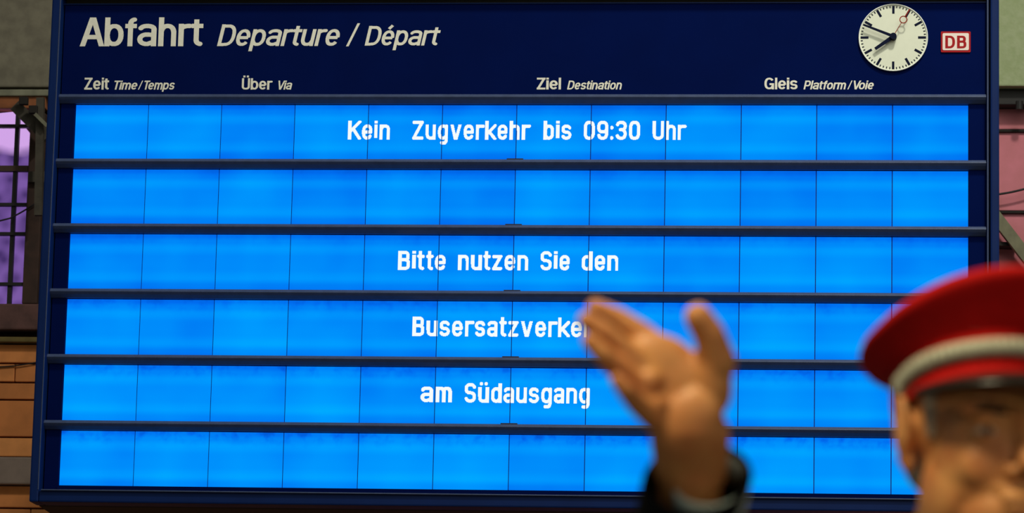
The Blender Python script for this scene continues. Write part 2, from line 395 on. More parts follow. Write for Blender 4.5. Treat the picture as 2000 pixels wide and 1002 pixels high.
# window left of the board
sill_m = mat('brown_sill', srgb(98, 66, 62), .8, 0, .35, 14, .3)
wood_m = mat('brown_frame', srgb(70, 48, 38), .8, 0, .3, 12)
def window_glass():
    m = bpy.data.materials.new('lavender_window'); m.use_nodes = True; nt = m.node_tree; nt.nodes.clear()
    N = nt.nodes.new; Lk = nt.links.new
    out = N('ShaderNodeOutputMaterial'); e = N('ShaderNodeEmission'); g = N('ShaderNodeNewGeometry'); s_ = N('ShaderNodeSeparateXYZ')
    Lk(g.outputs['Position'], s_.inputs[0])
    n = N('ShaderNodeTexNoise'); n.inputs['Scale'].default_value = 9; Lk(g.outputs['Position'], n.inputs['Vector'])
    v = N('ShaderNodeTexVoronoi'); v.inputs['Scale'].default_value = 15; v.feature = 'SMOOTH_F1'; Lk(g.outputs['Position'], v.inputs['Vector'])
    mr = N('ShaderNodeMapRange'); zt = wp(30, 292).z; mr.inputs[1].default_value = zt-.03; mr.inputs[2].default_value = zt+.02
    ad = N('ShaderNodeMath'); ad.operation = 'MULTIPLY_ADD'; Lk(n.outputs[0], ad.inputs[0]); ad.inputs[1].default_value = .05; Lk(s_.outputs[2], ad.inputs[2])
    sb = N('ShaderNodeMath'); sb.operation = 'SUBTRACT'; Lk(ad.outputs[0], sb.inputs[0]); sb.inputs[1].default_value = .025
    Lk(sb.outputs[0], mr.inputs[0])
    lo = N('ShaderNodeMix'); lo.data_type = 'RGBA'; lo.inputs[6].default_value = (*srgb(72, 50, 108), 1); lo.inputs[7].default_value = (*srgb(124, 90, 166), 1)
    vr = N('ShaderNodeMapRange'); vr.inputs[1].default_value = .12; vr.inputs[2].default_value = .62; Lk(v.outputs[0], vr.inputs[0]); Lk(vr.outputs[0], lo.inputs[0])
    mx = N('ShaderNodeMix'); mx.data_type = 'RGBA'; Lk(mr.outputs[0], mx.inputs[0]); Lk(lo.outputs[2], mx.inputs[6]); mx.inputs[7].default_value = (*srgb(214, 168, 236), 1)
    Lk(mx.outputs[2], e.inputs[0]); e.inputs[1].default_value = .95
    Lk(e.outputs[0], out.inputs[0]); return m
glass_m = window_glass()
wx0 = x_w-1.3
win = struct(put('window_1', B(wx0-.02, x_w+.02, WY+.0, WY+.059, z_w_bot, z_w_top), wood_m))
vx = [wp(30, 400).x-1.05+.21*k for k in range(6)]          # muntins, every 0.21 m
hz = [z_w_top]+[wp(30, y).z for y in (250, 333, 403, 460, 558)]+[z_w_bot]
xs = [wx0]+[x for x in vx if wx0+.05 < x < x_w-.03]+[x_w]
for xa, xb in zip(xs, xs[1:]):
    for za, zb in zip(hz, hz[1:]):
        if za == z_w_top:      # arched head: clipped corner at the right-hand end
            if xb == x_w: pr = [(xa+.004, zb+.004), (xb-.004, zb+.004), (xa+.02, za-.02), (xa+.004, za-.006)]
            else: pr = [(xa+.004, zb+.004), (xb-.004, zb+.004), (xb-.004, za-.012), (xb-.016, za-.002), (xa+.004, za-.022)]
        elif za == hz[1] and xb == x_w: pr = [(xa+.004, zb+.004), (xb-.004, zb+.004), (xb-.004, za-.035), (xb-.03, za-.004), (xa+.004, za-.004)]
        else: pr = [(xa+.004, zb+.004), (xb-.004, zb+.004), (xb-.004, za-.004), (xa+.004, za-.004)]
        put('pane', prism_y(bmesh.new(), pr, WY-.012, WY-.004), glass_m, win)
for x in xs[1:-1]: put('muntin', B(x-.009, x+.009, WY-.04, WY-.012, z_w_bot, z_w_top), black_m, win)
for k, zz in enumerate(hz[1:-1]):
    t = .013 if k == 1 else .007
    put('glazing_bar', B(wx0, x_w+(.05 if k == 1 else 0), WY-.05, WY-.02, zz-t, zz+t), wood_m if k == 1 else black_m, win)
put('frame_side', B(x_w, x_w+.07, WY-.06, WY+.02, z_w_bot, z_w_top-.02, bev=.004), mat('dark_brown_jamb', srgb(60, 38, 30), .8, 0, .4, 20), win)
struct(put('trim_6', B(-7.5, xl, WY-.08, WY+.1, wp(30, 649).z, z_w_bot-.004, bev=.008), sill_m))
struct(put('trim_7', B(-7.5, xl, WY-.05, WY+.1, wp(30, 671).z, wp(30, 661).z, bev=.006), mat('olive_lip', srgb(112, 96, 50), .85, 0, .3, 14)))
struct(put('trim_8', B(x_w+.072, xl, WY-.03, WY+.1, z_w_bot, wp(50, 188).z, bev=.006), mat('brown_pier', srgb(72, 46, 38), .85, 0, .4, 18)))
struct(put('trim_9', B(-7.5, x_w+.071, WY-.07, WY+.1, z_w_top, wp(50, 189).z, bev=.006), mat('brown_head', srgb(150, 88, 50), .85, 0, .35, 14)))
struct(put('trim_10', B(-7.5, wx0-.021, WY-.03, WY+.1, z_w_bot, z_w_top-.001, bev=.006), MATS['brown_pier']))
# iron bracket under the lintel beside the window
iron = mat('old_iron', srgb(72, 66, 56), .7, .2, .3, 20)
dark_iron = mat('dark_iron', srgb(30, 24, 20), .8, .2, .3, 20)
br = empty('iron_bracket', wp(75, 300, WY-.2), 'rusty iron bracket with square bolt plates between window and board', 'bracket')
def bar(p0, p1, wd, y, th=.03):
    a, b = wp(*p0, y), wp(*p1, y); d = (b-a).normalized(); n = Vector((-d.z, 0, d.x))*wd/2
    return prism_y(bmesh.new(), [((a+n).x, (a+n).z), ((a-n).x, (a-n).z), ((b-n).x, (b-n).z), ((b+n).x, (b+n).z)], y, y+th)
put('diagonal_arm', bar((28, 205), (92, 268), .055, WY-.16), iron, br)
put('upright', bar((78, 190), (74, 420), .035, WY-.20), iron, br)
put('brace', bar((68, 222), (92, 246), .016, WY-.24), mat('pale_iron', srgb(120, 118, 98), .6, .2, .3, 20), br)
for p in ((45, 196), (64, 213)):
    c = wp(*p, WY-.22); put('bolt_plate', B(c.x-.020, c.x+.020, c.y, c.y+.03, c.z-.018, c.z+.018, bev=.003), dark_iron, br)
put('wall_plate', bar((55, 345), (92, 345), .05, WY-.09, .05), iron, br)
cable_m = mat('cable_black', srgb(24, 20, 22), .6)
def cable(pts, r, lab, y):
    P = [wp(px, py, y) for px, py in pts]
    n = 18; Q = []
    for i in range(n+1):
        t = i/n*(len(P)-1); k = min(int(t), len(P)-2); f = t-k; Q.append(P[k].lerp(P[k+1], f)-Vector((0, 0, .015*math.sin(PI*i/n))))
    o = smooth(put('cable', tube(bmesh.new(), Q, r, 8), cable_m)); tag(o, lab, 'cable'); return o
cable([(-60, 442), (20, 420), (78, 392)], .004, 'thin black cable sagging across the purple window panes', WY-.06-.02)
cable([(-60, 716), (100, 702)], .003, 'thin black cable along the orange stones under the sill', WY-.012)
cable([(1940, 381), (2070, 342)], .005, 'thin black cable rising to the right across the pink wall', WY-.06)
tag(put('steel_brace', bar((1930, 402), (2040, 545), .052, WY-.14, .05), mat('olive_steel', srgb(122, 118, 92), .7, .1, .25, 20)), 'olive grey diagonal steel brace on the pink wall behind the red cap', 'brace')
tag(put('wall_rod', bar((1930, 475), (1984, 477), .017, WY-.10, .09), dark_iron), 'short dark iron rod sticking out below the cable on the pink wall', 'rod')
for yy, lab in ((254, 'upper dark iron bar running level across the pink wall'), (413, 'lower dark iron bar running level across the pink wall')):
    c = wp(1978, yy, WY-.03); tag(put('wall_bar', B(xl+.05, 5.0, WY-.02, WY+.004, c.z-.006, c.z+.006, bev=.002), dark_iron), lab, 'bar')

# ------------------------------------------------------------------ departure board
TW, P_, HH = .29, .25783, .2170
ZT = CAM.z+3.1935          # top of the first row of screens
def ub(px, py, y=0): return on_y(px, py, y)
YF = -.075                 # front face of the frame
xo0, xo1 = ub(92.5, 200, YF).x, ub(1951.5, 200, YF).x     # outer edges
xi0, xi1 = ub(110.5, 200, YF).x, ub(1934.5, 200, YF).x    # inner edges of the outer frame
zf0, zf1 = ub(600, 987-1, YF).z, ub(600, 962, YF).z       # bottom bar
z_head_top = ub(1000, 6.5, -.02).z
z_top = z_head_top+.11
BY1 = .42
board = empty('departure_board', (0, 0, zf0), 'large dark blue departure board with six rows of glowing blue screens', 'departure board')
# housing behind the frame, with a chamfered underside
hb = prism_x(bmesh.new(), [(.0215, zf0+.008), (.0215, z_top-.02), (BY1, z_top-.02), (BY1, zf0-.012), (.06, zf0-.002)], xo0+.012, xo1-.012)
put('housing', hb, black_m, board)
for nm, a, b in (('frame_side', xo0, xi0), ('frame_side', xi1, xo1)):
    bm = B(a, b, YF, .05, zf0, z_top, bev=.007)
    put(nm, bm, navy, board)
put('frame_bottom', B(xi0, xi1, YF, .05, zf0, zf1, bev=.006), navy, board)
put('frame_top', B(xi0, xi1, YF, .05, z_top-.075, z_top, bev=.006), navy, board)
# raised inner bead of the frame
for a, b, y0_, y1_ in ((xi0-.0045, xi0-.001, YF-.0012, YF+.004), (xi1-.012, xi1-.007, -.052, -.046)):
    put('frame_bead', B(a, b, y0_, y1_, zf1, z_top-.08, bev=.0008), rail_m, board)
put('frame_step', B(xi1-.014, xi1-.005, -.0462, .0, zf1, z_top-.08, bev=.001), navy, board)
put('sill_bead', B(xi0+.01, xi1-.015, -.085, -.07, zf1-.004, zf1+.001, bev=.0015), rail_m, board)
xs0, xs1 = -6*TW, 6*TW
rail_x0, rail_x1 = ub(114.5, 200, -.04).x, ub(1926, 200, -.04).x
z_rail0 = ZT+.004+.036
hp_ = put('header_panel', B(rail_x0+.004, rail_x1+.0, -.022, .0213, z_rail0-.006, z_head_top, bev=.002), navy_dark, board)
put('header_strip', B(rail_x0, rail_x1, -.027, -.0225, z_head_top-.003, z_head_top+.001), navy, board)
sp = [(rail_x0+.004, xs0-.0005), (xs1+.0005, rail_x1)]
for a, b in sp: put('side_panel', B(a, b, -.014, .0213, zf1-.01, ZT+.02, bev=.002), navy_dark, board)
# rails between the rows
def rail(zb):
    prof = [(0, zb), (-.018, zb), (-.034, zb+.012), (-.041, zb+.020), (-.042, zb+.0225), (-.041, zb+.0245), (-.033, zb+.0335), (-.030, zb+.0345), (0, zb+.0345)]
    return prism_x(bmesh.new(), prof, rail_x0, rail_x1)
r0 = None
for k in range(6):
    zb = ZT-k*P_+.003
    if r0 is None: r = r0 = put('rail', rail(zb), rail_m, board); c0 = WL[r0].copy()
    else: r = copy_at(r0, c0-Vector((0, 0, k*P_)), board)
    if k: put('rail_clip', B(-.032, .032, -.030, -.010, zb+.0345, zb+.0385, bev=.001), black_m, r)
# display rows
tile_bm = B(-.1437, .1437, -.004, .004, -HH/2-.012, HH/2, bev=0)
tile0 = None
rows = []
for k in range(6):
    zt = ZT-k*P_
    row = put('display_row', B(xs0, xs1, .0045, .02, zt-HH-.016, zt+.002), mat('seam_navy', srgb(6, 20, 96), .7), board)
    rows.append(row)
    for u in range(12):
        c = (xs0+(u+.5)*TW, 0, zt-HH/2-.006)
        if tile0 is None:
            bm = B(xs0+.0018, xs0+TW-.0018, -.002, .0044, zt-HH-.012 if k < 5 else zt-HH, zt); tile0 = put('lcd_tile', bm, lcd_m, row)
        else: copy_at(tile0, (c[0], WL[tile0].y, WL[tile0].z-k*P_), row)
# the last row ends above the sill
put('lower_lip', B(xs0, xs1, -.035, -.003, zf1-.005, ZT-5*P_-HH+.001, bev=.001), navy_dark, board)

seams = [(xs0+u*TW, .0016) for u in range(1, 12)]
LC = dict(H=17.5, X=14, s=3.0, D=4.8, gap=2.0, pitch=.5, lcd=True)
def lcd(row, txt, x0, x1, yt, yb): lettering('lettering', txt, x0, x1, yt, yb, -.0032, lcd_text_m, rows[row], seams=seams, **LC)
lcd(0, 'Kein', 679, 761, 236.2, 273); lcd(0, 'Zugverkehr', 805, 1036.5, 236.3, 273.2)
lcd(0, 'bis', 1061, 1116, 236.4, 273.4); lcd(0, '09:30', 1140, 1250, 236.5, 273.5); lcd(0, 'Uhr', 1274, 1341, 236.7, 273.6)
lcd(2, 'Bitte', 776.8, 870, 490.4, 527.8); lcd(2, 'nutzen', 894, 1031.3, 490.7, 528); lcd(2, 'Sie', 1055.5, 1112.3, 491, 528.4); lcd(2, 'den', 1136, 1207, 491.3, 528.8)
lcd(3, 'Busersatzverkehr', 804.9, 1184, 618.8, 656.9)
lcd(4, 'am', 821, 882.5, 748, 785.8); lcd(4, 'Südausgang', 907.2, 1151.6, 748.6, 786.8)

HD = dict(H=1.0, X=.775, s=.178, D=.24, gap=.07, pitch=.0075, ky=1.2)
IT = dict(H=1.0, X=.775, s=.165, D=.24, gap=.07, pitch=.010, ky=1.18, shear=.21)
YH = -.0232
def hdr(txt, x0, x1, yt, yb, P=HD, **k):
    q = dict(P); q.update(k); lettering('lettering', txt, x0, x1, yt, yb, YH, letter_m, hp_, **q)
hdr('Abfahrt', 155.5, 395.6, 34.5, 90.5); hdr('Departure', 423.6, 663, 48, 90, IT)
hdr('/', 675.6, 702, 46, 90.5, IT); hdr('Départ', 712, 860, 51, 89, IT)
sm = dict(pitch=.012, s=.183)
hdr('Zeit', 164.4, 212.4, 152, 175, **sm); hdr('Time', 223, 268, 157.6, 175, IT, **sm); hdr('/', 269.4, 279, 157.6, 175, IT, **sm); hdr('Temps', 281.6, 341, 157.6, 175, IT, **sm)
hdr('Über', 472, 532, 153, 175, **sm); hdr('Via', 543.4, 570.4, 157.6, 175, IT, **sm)
hdr('Ziel', 1048.2, 1095.5, 152, 174.7, **sm); hdr('Destination', 1107.5, 1214.6, 157.5, 174.8, IT, **sm)
hdr('Gleis', 1493, 1557.5, 152, 174.5, **sm); hdr('Platform', 1569.3, 1652.5, 157.5, 174.6, IT, **sm); hdr('/', 1655, 1665, 157.5, 174.6, IT, **sm); hdr('Voie', 1667.5, 1706.5, 157.5, 174.6, IT, **sm)
# DB logo plate
def rrect(x0, x1, z0, z1, r, n=5):
    P = []
    for cx, cz, a in ((x1-r, z1-r, 0), (x0+r, z1-r, 90), (x0+r, z0+r, 180), (x1-r, z0+r, 270)):
        for i in range(n+1):
            t = math.radians(a+90*i/n); P.append((cx+r*math.cos(t), cz+r*math.sin(t)))
    return P
a, b = ub(1837.6, 102.6, YH), ub(1895.8, 61.8, YH)
logo = put('logo_plate', prism_y(bmesh.new(), rrect(a.x, b.x, a.z, b.z, .004), YH-.004, YH+.0005), logo_red, board)
a, b = ub(1841, 98.6, YH), ub(1892.2, 65.3, YH)
put('logo_field', prism_y(bmesh.new(), rrect(a.x, b.x, a.z, b.z, .005), YH-.0052, YH-.003), logo_white, logo)
DBP = dict(H=1.0, X=.77, s=.205, D=.2, gap=.12, pitch=.008, ky=1.25)
lettering('lettering', 'D', 1846.2, 1865.2, 69.8, 94.3, YH-.0058, logo_red, logo, **DBP)
lettering('lettering', 'B', 1869.2, 1887.4, 69.8, 94.3, YH-.0058, logo_red, logo, **DBP)
# hanging arms that carry the board off the wall
for x in (-1.2, 1.2):
    put('support_arm', B(x-.04, x+.04, BY1-.01, WY-.44, z_top-.35, z_top-.27), black_m, board)
    put('support_arm', B(x-.04, x+.04, BY1-.01, WY+.0, zf0+.35, zf0+.43), black_m, board)

# ------------------------------------------------------------------ station clock on the header
C0 = ub(1744.7, 74.0, YH); RC = (ub(1812.3, 74, YH).x-ub(1677, 74, YH).x)/2
clock = empty('station_clock', C0, 'round white station clock with dark hands on the blue header', 'clock')
def disc(r0, r1, y0, y1, n=72):
    bm = bmesh.new(); R = []
    for r, y in ((r0, y0), (r1, y0), (r1, y1), (r0, y1)) if r0 else ((r1, y0), (r1, y1)):
        R.append([bm.verts.new((C0.x+r*math.cos(2*PI*i/n), y, C0.z+r*math.sin(2*PI*i/n))) for i in range(n)])
    m_ = len(R)
    for j in range(m_ if r0 else m_-1):
        A, Bq = R[j], R[(j+1) % m_]
        for i in range(n): bm.faces.new((A[i], A[(i+1) % n], Bq[(i+1) % n], Bq[i]))
    if not r0: bm.faces.new(R[0]); bm.faces.new(R[1][::-1])
    bmesh.ops.recalc_face_normals(bm, faces=bm.faces[:]); return bm
dial = put('dial', disc(0, RC*.985, YH-.006, YH+.001), dial_m, clock)
put('rim', disc(RC*.975, RC, YH-.010, YH+.001), mat('rim_white', srgb(232, 235, 226), .4), clock)
def radial(ang, r0, r1, wa, wb, y0, y1):
    """flat bar on the dial; ang clockwise from twelve"""
    d = Vector((math.sin(ang), 0, math.cos(ang))); n = Vector((d.z, 0, -d.x))
    pr = [C0+d*r0+n*wa/2, C0+d*r0-n*wa/2, C0+d*r1-n*wb/2, C0+d*r1+n*wb/2]
    return [(p.x, p.z) for p in pr], y0, y1
yd = YH-.006
for k in range(12):
    pr, p0, p1 = radial(k*PI/6, RC*.715, RC*.945, RC*.068, RC*.068, yd-.001, yd+.0005)
    put('hour_mark', prism_y(bmesh.new(), pr, p0, p1), mark_m, clock)
for k in range(60):
    if k % 5:
        pr, p0, p1 = radial(k*PI/30, RC*.885, RC*.945, RC*.028, RC*.028, yd-.001, yd+.0005)
        put('minute_mark', prism_y(bmesh.new(), pr, p0, p1), mark_m, clock)
def hand(name, ang, r0, r1, wa, wb, y0, y1, m):
    pr, _, _ = radial(ang, r0, r1, wa, wb, 0, 0); return put(name, prism_y(bmesh.new(), pr, y0, y1), m, clock)
hand('hour_hand', math.atan2(-227, -160), -RC*.0, RC*.64, RC*.115, RC*.085, -.047, -.044, mark_m)
hand('minute_hand', math.atan2(-387, 155), -RC*.0, RC*.94, RC*.085, RC*.055, -.051, -.048, mark_m)
sa = math.radians(30.6)
bm = bmesh.new()
for r_0, r_1, wv in ((0, .465, .018), (.665, .93, .03)):
    pr, _, _ = radial(sa, RC*r_0, RC*r_1, RC*wv, RC*wv, 0, 0); prism_y(bm, pr, -.055, -.053)
cc = C0+Vector((math.sin(sa), 0, math.cos(sa)))*RC*.565; n = 28
for i in range(n):
    t0, t1 = 2*PI*i/n, 2*PI*(i+1)/n; q = [(RC*.088, t0), (RC*.114, t0), (RC*.114, t1), (RC*.088, t1)]
    prism_y(bm, [(cc.x+r*math.cos(t), cc.z+r*math.sin(t)) for r, t in q], -.055, -.053)
put('second_hand', bm, red_m, clock)
put('hub', disc(0, RC*.095, -.056, yd-.0005, 32), mark_m, clock)

# ------------------------------------------------------------------ person
def blob(bm, c, r, mtx=None, seg=20):
    res = bmesh.ops.create_uvsphere(bm, u_segments=seg, v_segments=seg//2+2, radius=1)
    for v in res['verts']:
        p = Vector((v.co.x*r[0], v.co.y*r[1], v.co.z*r[2]))
        v.co = (mtx @ p if mtx else p)+Vector(c)
def limb(bm, pts, rad, seg=16, flat=None):
    """chain of tapered capsules; flat=(axis, factor) squeezes the cross-section"""
    for (p, r), (q, s_) in zip(zip(pts, rad), list(zip(pts, rad))[1:]):
        p, q = Vector(p), Vector(q); n = 5
        ps = [p.lerp(q, i/n) for i in range(n+1)]; rs = [r+(s_-r)*i/n for i in range(n+1)]
        t = (q-p).normalized(); a = t.orthogonal().normalized()
        if flat: a = (Vector(flat[0])-t*t.dot(Vector(flat[0]))).normalized()
        b = t.cross(a); fa = flat[1] if flat else 1
        rings = [[bm.verts.new(c+(a*math.cos(2*PI*k/seg)*fa+b*math.sin(2*PI*k/seg))*rr) for k in range(seg)] for c, rr in zip(ps, rs)]
        for A, C in zip(rings, rings[1:]):
            for k in range(seg): bm.faces.new((A[k], A[(k+1) % seg], C[(k+1) % seg], C[k]))
        bm.faces.new(rings[0][::-1]); bm.faces.new(rings[-1])
        mt = Matrix((a, b, t)).transposed()
        for c, rr in ((p, r), (q, s_)): blob(bm, c, (rr*fa, rr, rr*(.9 if flat else 1)), mt, 14)
def remeshed(bm, voxel, it=6, fac=.5):
    me = bpy.data.meshes.new('tmp'); bmesh.ops.recalc_face_normals(bm, faces=bm.faces[:]); bm.to_mesh(me); bm.free()
    o = bpy.data.objects.new('tmp', me); COL.objects.link(o)
    m = o.modifiers.new('r', 'REMESH'); m.mode = 'VOXEL'; m.voxel_size = voxel; m.use_smooth_shade = True
    m2 = o.modifiers.new('s', 'SMOOTH'); m2.iterations = it; m2.factor = fac
    dg = bpy.context.evaluated_depsgraph_get(); dg.update()
    out = bpy.data.meshes.new_from_object(o.evaluated_get(dg)); bpy.data.objects.remove(o); bpy.data.meshes.remove(me)
    for p in out.polygons: p.use_smooth = True
    return out

HDST = 3.60
HC = at(1924, 874, HDST)                   # middle of the head at eye height
view = Vector((HC.x-CAM.x, HC.y-CAM.y, 0)).normalized()
th = math.radians(21)                      # turned towards the right of the picture
toCam = -view; right = Vector((RT.x, RT.y, 0)).normalized()
F_ = (toCam*math.cos(th)+right*math.sin(th)).normalized()
U_ = Vector((0, 0, 1)); R_ = F_.cross(U_)  # person's right
HM = Matrix((R_, F_, U_)).transposed()     # columns = person's right, forward, up
tilt = Matrix.Rotation(math.radians(3), 3, 'X')
def hl(r, f, u): return HC + HM @ (tilt @ Vector((r, f, u)))
HMt = HM @ tilt
def px_of(p):
    v = p-CAM; return (round(1000+FPX*v.dot(RT)/v.dot(fwd)), round(501-FPX*v.dot(UP)/v.dot(fwd)), round(v.dot(fwd), 2))
person = empty('person', (HC.x, HC.y, 0), 'man in red peaked cap and black jacket raising his open right hand', 'person')

bd = bmesh.new()
# head
blob(bd, hl(0, -.015, .035), (.074, .094, .088), HMt, 28)
blob(bd, hl(0, .028, -.02), (.063, .066, .085), HMt, 24)
blob(bd, hl(0, .045, -.075), (.047, .046, .04), HMt, 20)      # jaw
blob(bd, hl(0, .075, -.098), (.024, .022, .02), HMt)          # chin
for s_ in (1, -1):
    blob(bd, hl(.046*s_, .010, -.050), (.021, .046, .046), HMt)   # jaw angle
    blob(bd, hl(.026*s_, .064, -.030), (.028, .022, .030), HMt)   # cheek
    blob(bd, hl(.034*s_, .076, .021), (.026, .012, .009), HMt)   # brow ridge
    blob(bd, hl(.032*s_, .076, -.001), (.0135, .0125, .0115), HMt) # eyelid bulge
    blob(bd, hl(.012*s_, .097, -.041), (.009, .011, .008), HMt)  # nostril wings
    # ear: helix ring, lobe, inner plate
    hx = [hl((.074+.011*math.sin(t*.5+.3))*s_, -.012-.019*math.cos(t+.4), .016+.031*math.sin(t+.4)) for t in [i*2*PI/14 for i in range(11)]]
    limb(bd, hx, [.0048]*len(hx), 8)
    blob(bd, hl(.078*s_, -.012, .012), (.009, .017, .027), HMt)
    blob(bd, hl(.078*s_, -.006, -.018), (.006, .010, .011), HMt)
limb(bd, [hl(0, .088, .012), hl(0, .100, -.012), hl(0, .113, -.034)], [.0085, .0095, .0115], 12)   # nose
blob(bd, hl(0, .094, -.066), (.024, .010, .0065), HMt); blob(bd, hl(0, .092, -.076), (.021, .010, .0065), HMt)   # lips
blob(bd, hl(0, .084, -.055), (.024, .013, .014), HMt)
# body frame
tb = math.radians(54)                     # the trunk is turned further to the right than the head
TF = (toCam*math.cos(tb)+right*math.sin(tb)).normalized(); TR = TF.cross(U_)
BM = Matrix((TR, TF, U_)).transposed()
def bl(r, f, u): return Vector((HC.x, HC.y, 0)) + F_*(-.03) + TF*(-.01) + TR*r + TF*f + U_*u
ZH = HC.z
zs = ZH-.235
limb(bd, [hl(0, -.02, -.05), bl(0, -.005, zs+.07)], [.058, .062], 20)
blob(bd, bl(0, 0, zs-.10), (.16, .10, .19), BM, 24); blob(bd, bl(0, 0, zs-.32), (.14, .10, .2), BM, 24); blob(bd, bl(0, -.01, zs-.50), (.155, .11, .12), BM, 24)
limb(bd, [bl(.17, 0, zs-.0), bl(-.17, 0, zs-.0)], [.055, .055])
for s_ in (1, -1):
    limb(bd, [bl(.09*s_, 0, zs-.58), bl(.10*s_, .01, .50), bl(.105*s_, -.01, .09)], [.085, .055, .042])
    limb(bd, [bl(.105*s_, -.02, .06), bl(.12*s_, .13, .035)], [.038, .03])
# raised right arm
DH = 3.40
def hp(px, py, dz=0.0): return at(px, py, DH-dz)   # dz metres towards the camera
shR = bl(.185, 0, zs)
elbow = at(1300, 1330, 3.60)
wrist = hp(1350, 920, -.02)
print('SHOULDER', px_of(shR), (shR-elbow).length, 'EYE', px_of(hl(.032, .085, 0)), 'NOSE', px_of(hl(0, .115, -.034)))
limb(bd, [shR, elbow, wrist], [.050, .042, .029])
# palm: broad flat mass between wrist and knuckles
PX = .000468
toc = -fwd
def slab(px, py, ru, rv, rd, ang, dz=0):
    """ellipsoid with half axes ru along a picture direction, rv across it, rd in depth"""
    c, s_ = math.cos(math.radians(ang)), math.sin(math.radians(ang))
    a = RT*c+UP*s_; b = UP*c-RT*s_
    blob(bd, hp(px, py, dz), (ru*PX, rv*PX, rd*PX), Matrix((a, b, toc)).transposed(), 22)
limb(bd, [wrist, hp(1348, 850, .002)], [.034, .037], flat=(toc, .72))
slab(1326, 772, 98, 88, 38, 118, 0)
slab(1298, 728, 90, 70, 32, 140, 0)
slab(1350, 826, 76, 60, 34, 60, .014)          # heel of the thumb
slab(1392, 745, 66, 38, 32, 100, .008)
slab(1290, 815, 58, 34, 28, 122, .006)          # heel of the little finger side
def finger(pts, rad):
    limb(bd, [hp(*p) for p in pts], [r*PX for r in rad], 14)
finger([(1385, 752, .002), (1402, 706, .008), (1386, 655, .014), (1364, 619, .018)], [40, 37, 32, 28])      # thumb
finger([(1306, 704, -.004), (1252, 654, -.010), (1207, 623, -.010), (1163, 602, -.008)], [34, 27, 23, 19])      # index
finger([(1280, 740, .006), (1221, 686, .014), (1180, 650, .020), (1146, 626, .020)], [30, 25, 22, 19])      # middle
finger([(1264, 776, .014), (1214, 728, .030), (1178, 692, .040), (1152, 666, .040)], [28, 24, 21, 17])      # ring
finger([(1280, 820, .014), (1246, 790, .040), (1222, 762, .058), (1205, 742, .060)], [25, 22, 19, 15])      # little
slab(1238, 700, 26, 21, 15, 40, .016); slab(1268, 745, 26, 22, 15, 40, .022); slab(1282, 790, 24, 20, 14, 40, .022)
# left arm hanging at his side
shL = bl(-.185, 0, zs); elL = bl(-.25, -.03, zs-.29); wrL = bl(-.27, .05, zs-.54)
limb(bd, [shL, elL, wrL], [.05, .042, .029])
limb(bd, [wrL, bl(-.272, .07, zs-.61)], [.03, .034], flat=(tuple(TR), .6))
for k in range(4):
    f0 = .045+.019*k; ln = (.06, .075, .08, .072)[k]
    limb(bd, [bl(-.272, f0+.005, zs-.63), bl(-.27, f0+.012, zs-.66-ln*.3), bl(-.262, f0+.016, zs-.665-ln*.75)], [.0095, .0088, .0075], 10)
limb(bd, [bl(-.262, .085, zs-.585), bl(-.245, .115, zs-.62), bl(-.24, .12, zs-.65)], [.013, .011, .009], 10)
skin = mat('skin', srgb(222, 156, 94), .5, 0, .0, 26, .05, srgb(206, 130, 76), sss=.2)
body = put('body', remeshed(bd, .0026, 5), skin, person)

# eyes, eyebrows, hair
white_m = mat('eye_white', srgb(205, 195, 180), .3); iris_m = mat('iris', srgb(52, 38, 28), .2)
hair_m = mat('grey_hair', srgb(205, 190, 168), .8, 0, .25, 160, .3)
brow_m = mat('brow_hair', srgb(70, 56, 42), .9, 0, .3, 120)
for s_ in (1, -1):
    bm = bmesh.new(); blob(bm, hl(.032*s_, .0815, -.001), (.0112, .0085, .0050), HMt, 20); e = smooth(put('eye', bm, white_m, person))
    bm = bmesh.new(); blob(bm, hl(.033*s_, .0888, -.0015), (.0045, .0020, .0042), HMt, 14); smooth(put('iris', bm, iris_m, e))
    bm = bmesh.new(); limb(bm, [hl(.016*s_, .092, .017), hl(.034*s_, .090, .021), hl(.054*s_, .076, .015)], [.003, .0034, .002], 8); put('eyebrow', remeshed(bm, .002, 3), brow_m, person)
bm = bmesh.new()
blob(bm, hl(0, -.033, .036), (.0765, .083, .084), HMt, 28); blob(bm, hl(0, -.055, -.005), (.062, .052, .045), HMt, 24)
for s_ in (1, -1): limb(bm, [hl(.058*s_, .022, .045), hl(.0605*s_, .022, .024), hl(.062*s_, .020, .006)], [.014, .0105, .0065], 10)
put('hair', remeshed(bm, .004, 3), hair_m, person)

# peaked cap
capT = HM @ Matrix.Rotation(math.radians(10), 3, 'X') @ Matrix.Rotation(math.radians(0), 3, 'Y')
capC = hl(0, -.012, .047)
def cl(r, f, u): return capC + capT @ Vector((r, f, u))
red_felt = mat('red_felt', srgb(202, 16, 14), .85, 0, .12, 60, .1, spec=.2)
cap = empty('peaked_cap', capC); cap.parent = person; cap.location = capC-WL[person]
cap['label'] = 'red peaked cap with silver braid and black visor'
def loft(rings, closed_top=False, closed_bot=False):
    bm = bmesh.new(); VR = [[bm.verts.new(p) for p in r] for r in rings]; n = len(rings[0])
    for A, C in zip(VR, VR[1:]):
        for i in range(n): bm.faces.new((A[i], A[(i+1) % n], C[(i+1) % n], C[i]))
    if closed_top: bm.faces.new(VR[-1])
    if closed_bot: bm.faces.new(VR[0][::-1])
    bmesh.ops.recalc_face_normals(bm, faces=bm.faces[:]); return bm
NA = 64
def ring(a, b, zf, zside, zb, off=0):
    P = []
    for i in range(NA):
        t = 2*PI*i/NA; r, f = math.cos(t)*a, math.sin(t)*b
        k = math.sin(t); z = zside+(zf-zside)*max(k, 0)**1.4+(zb-zside)*max(-k, 0)**1.4
        P.append(cl(r, f+off, z))
    return P
ba, bb = .082, .103
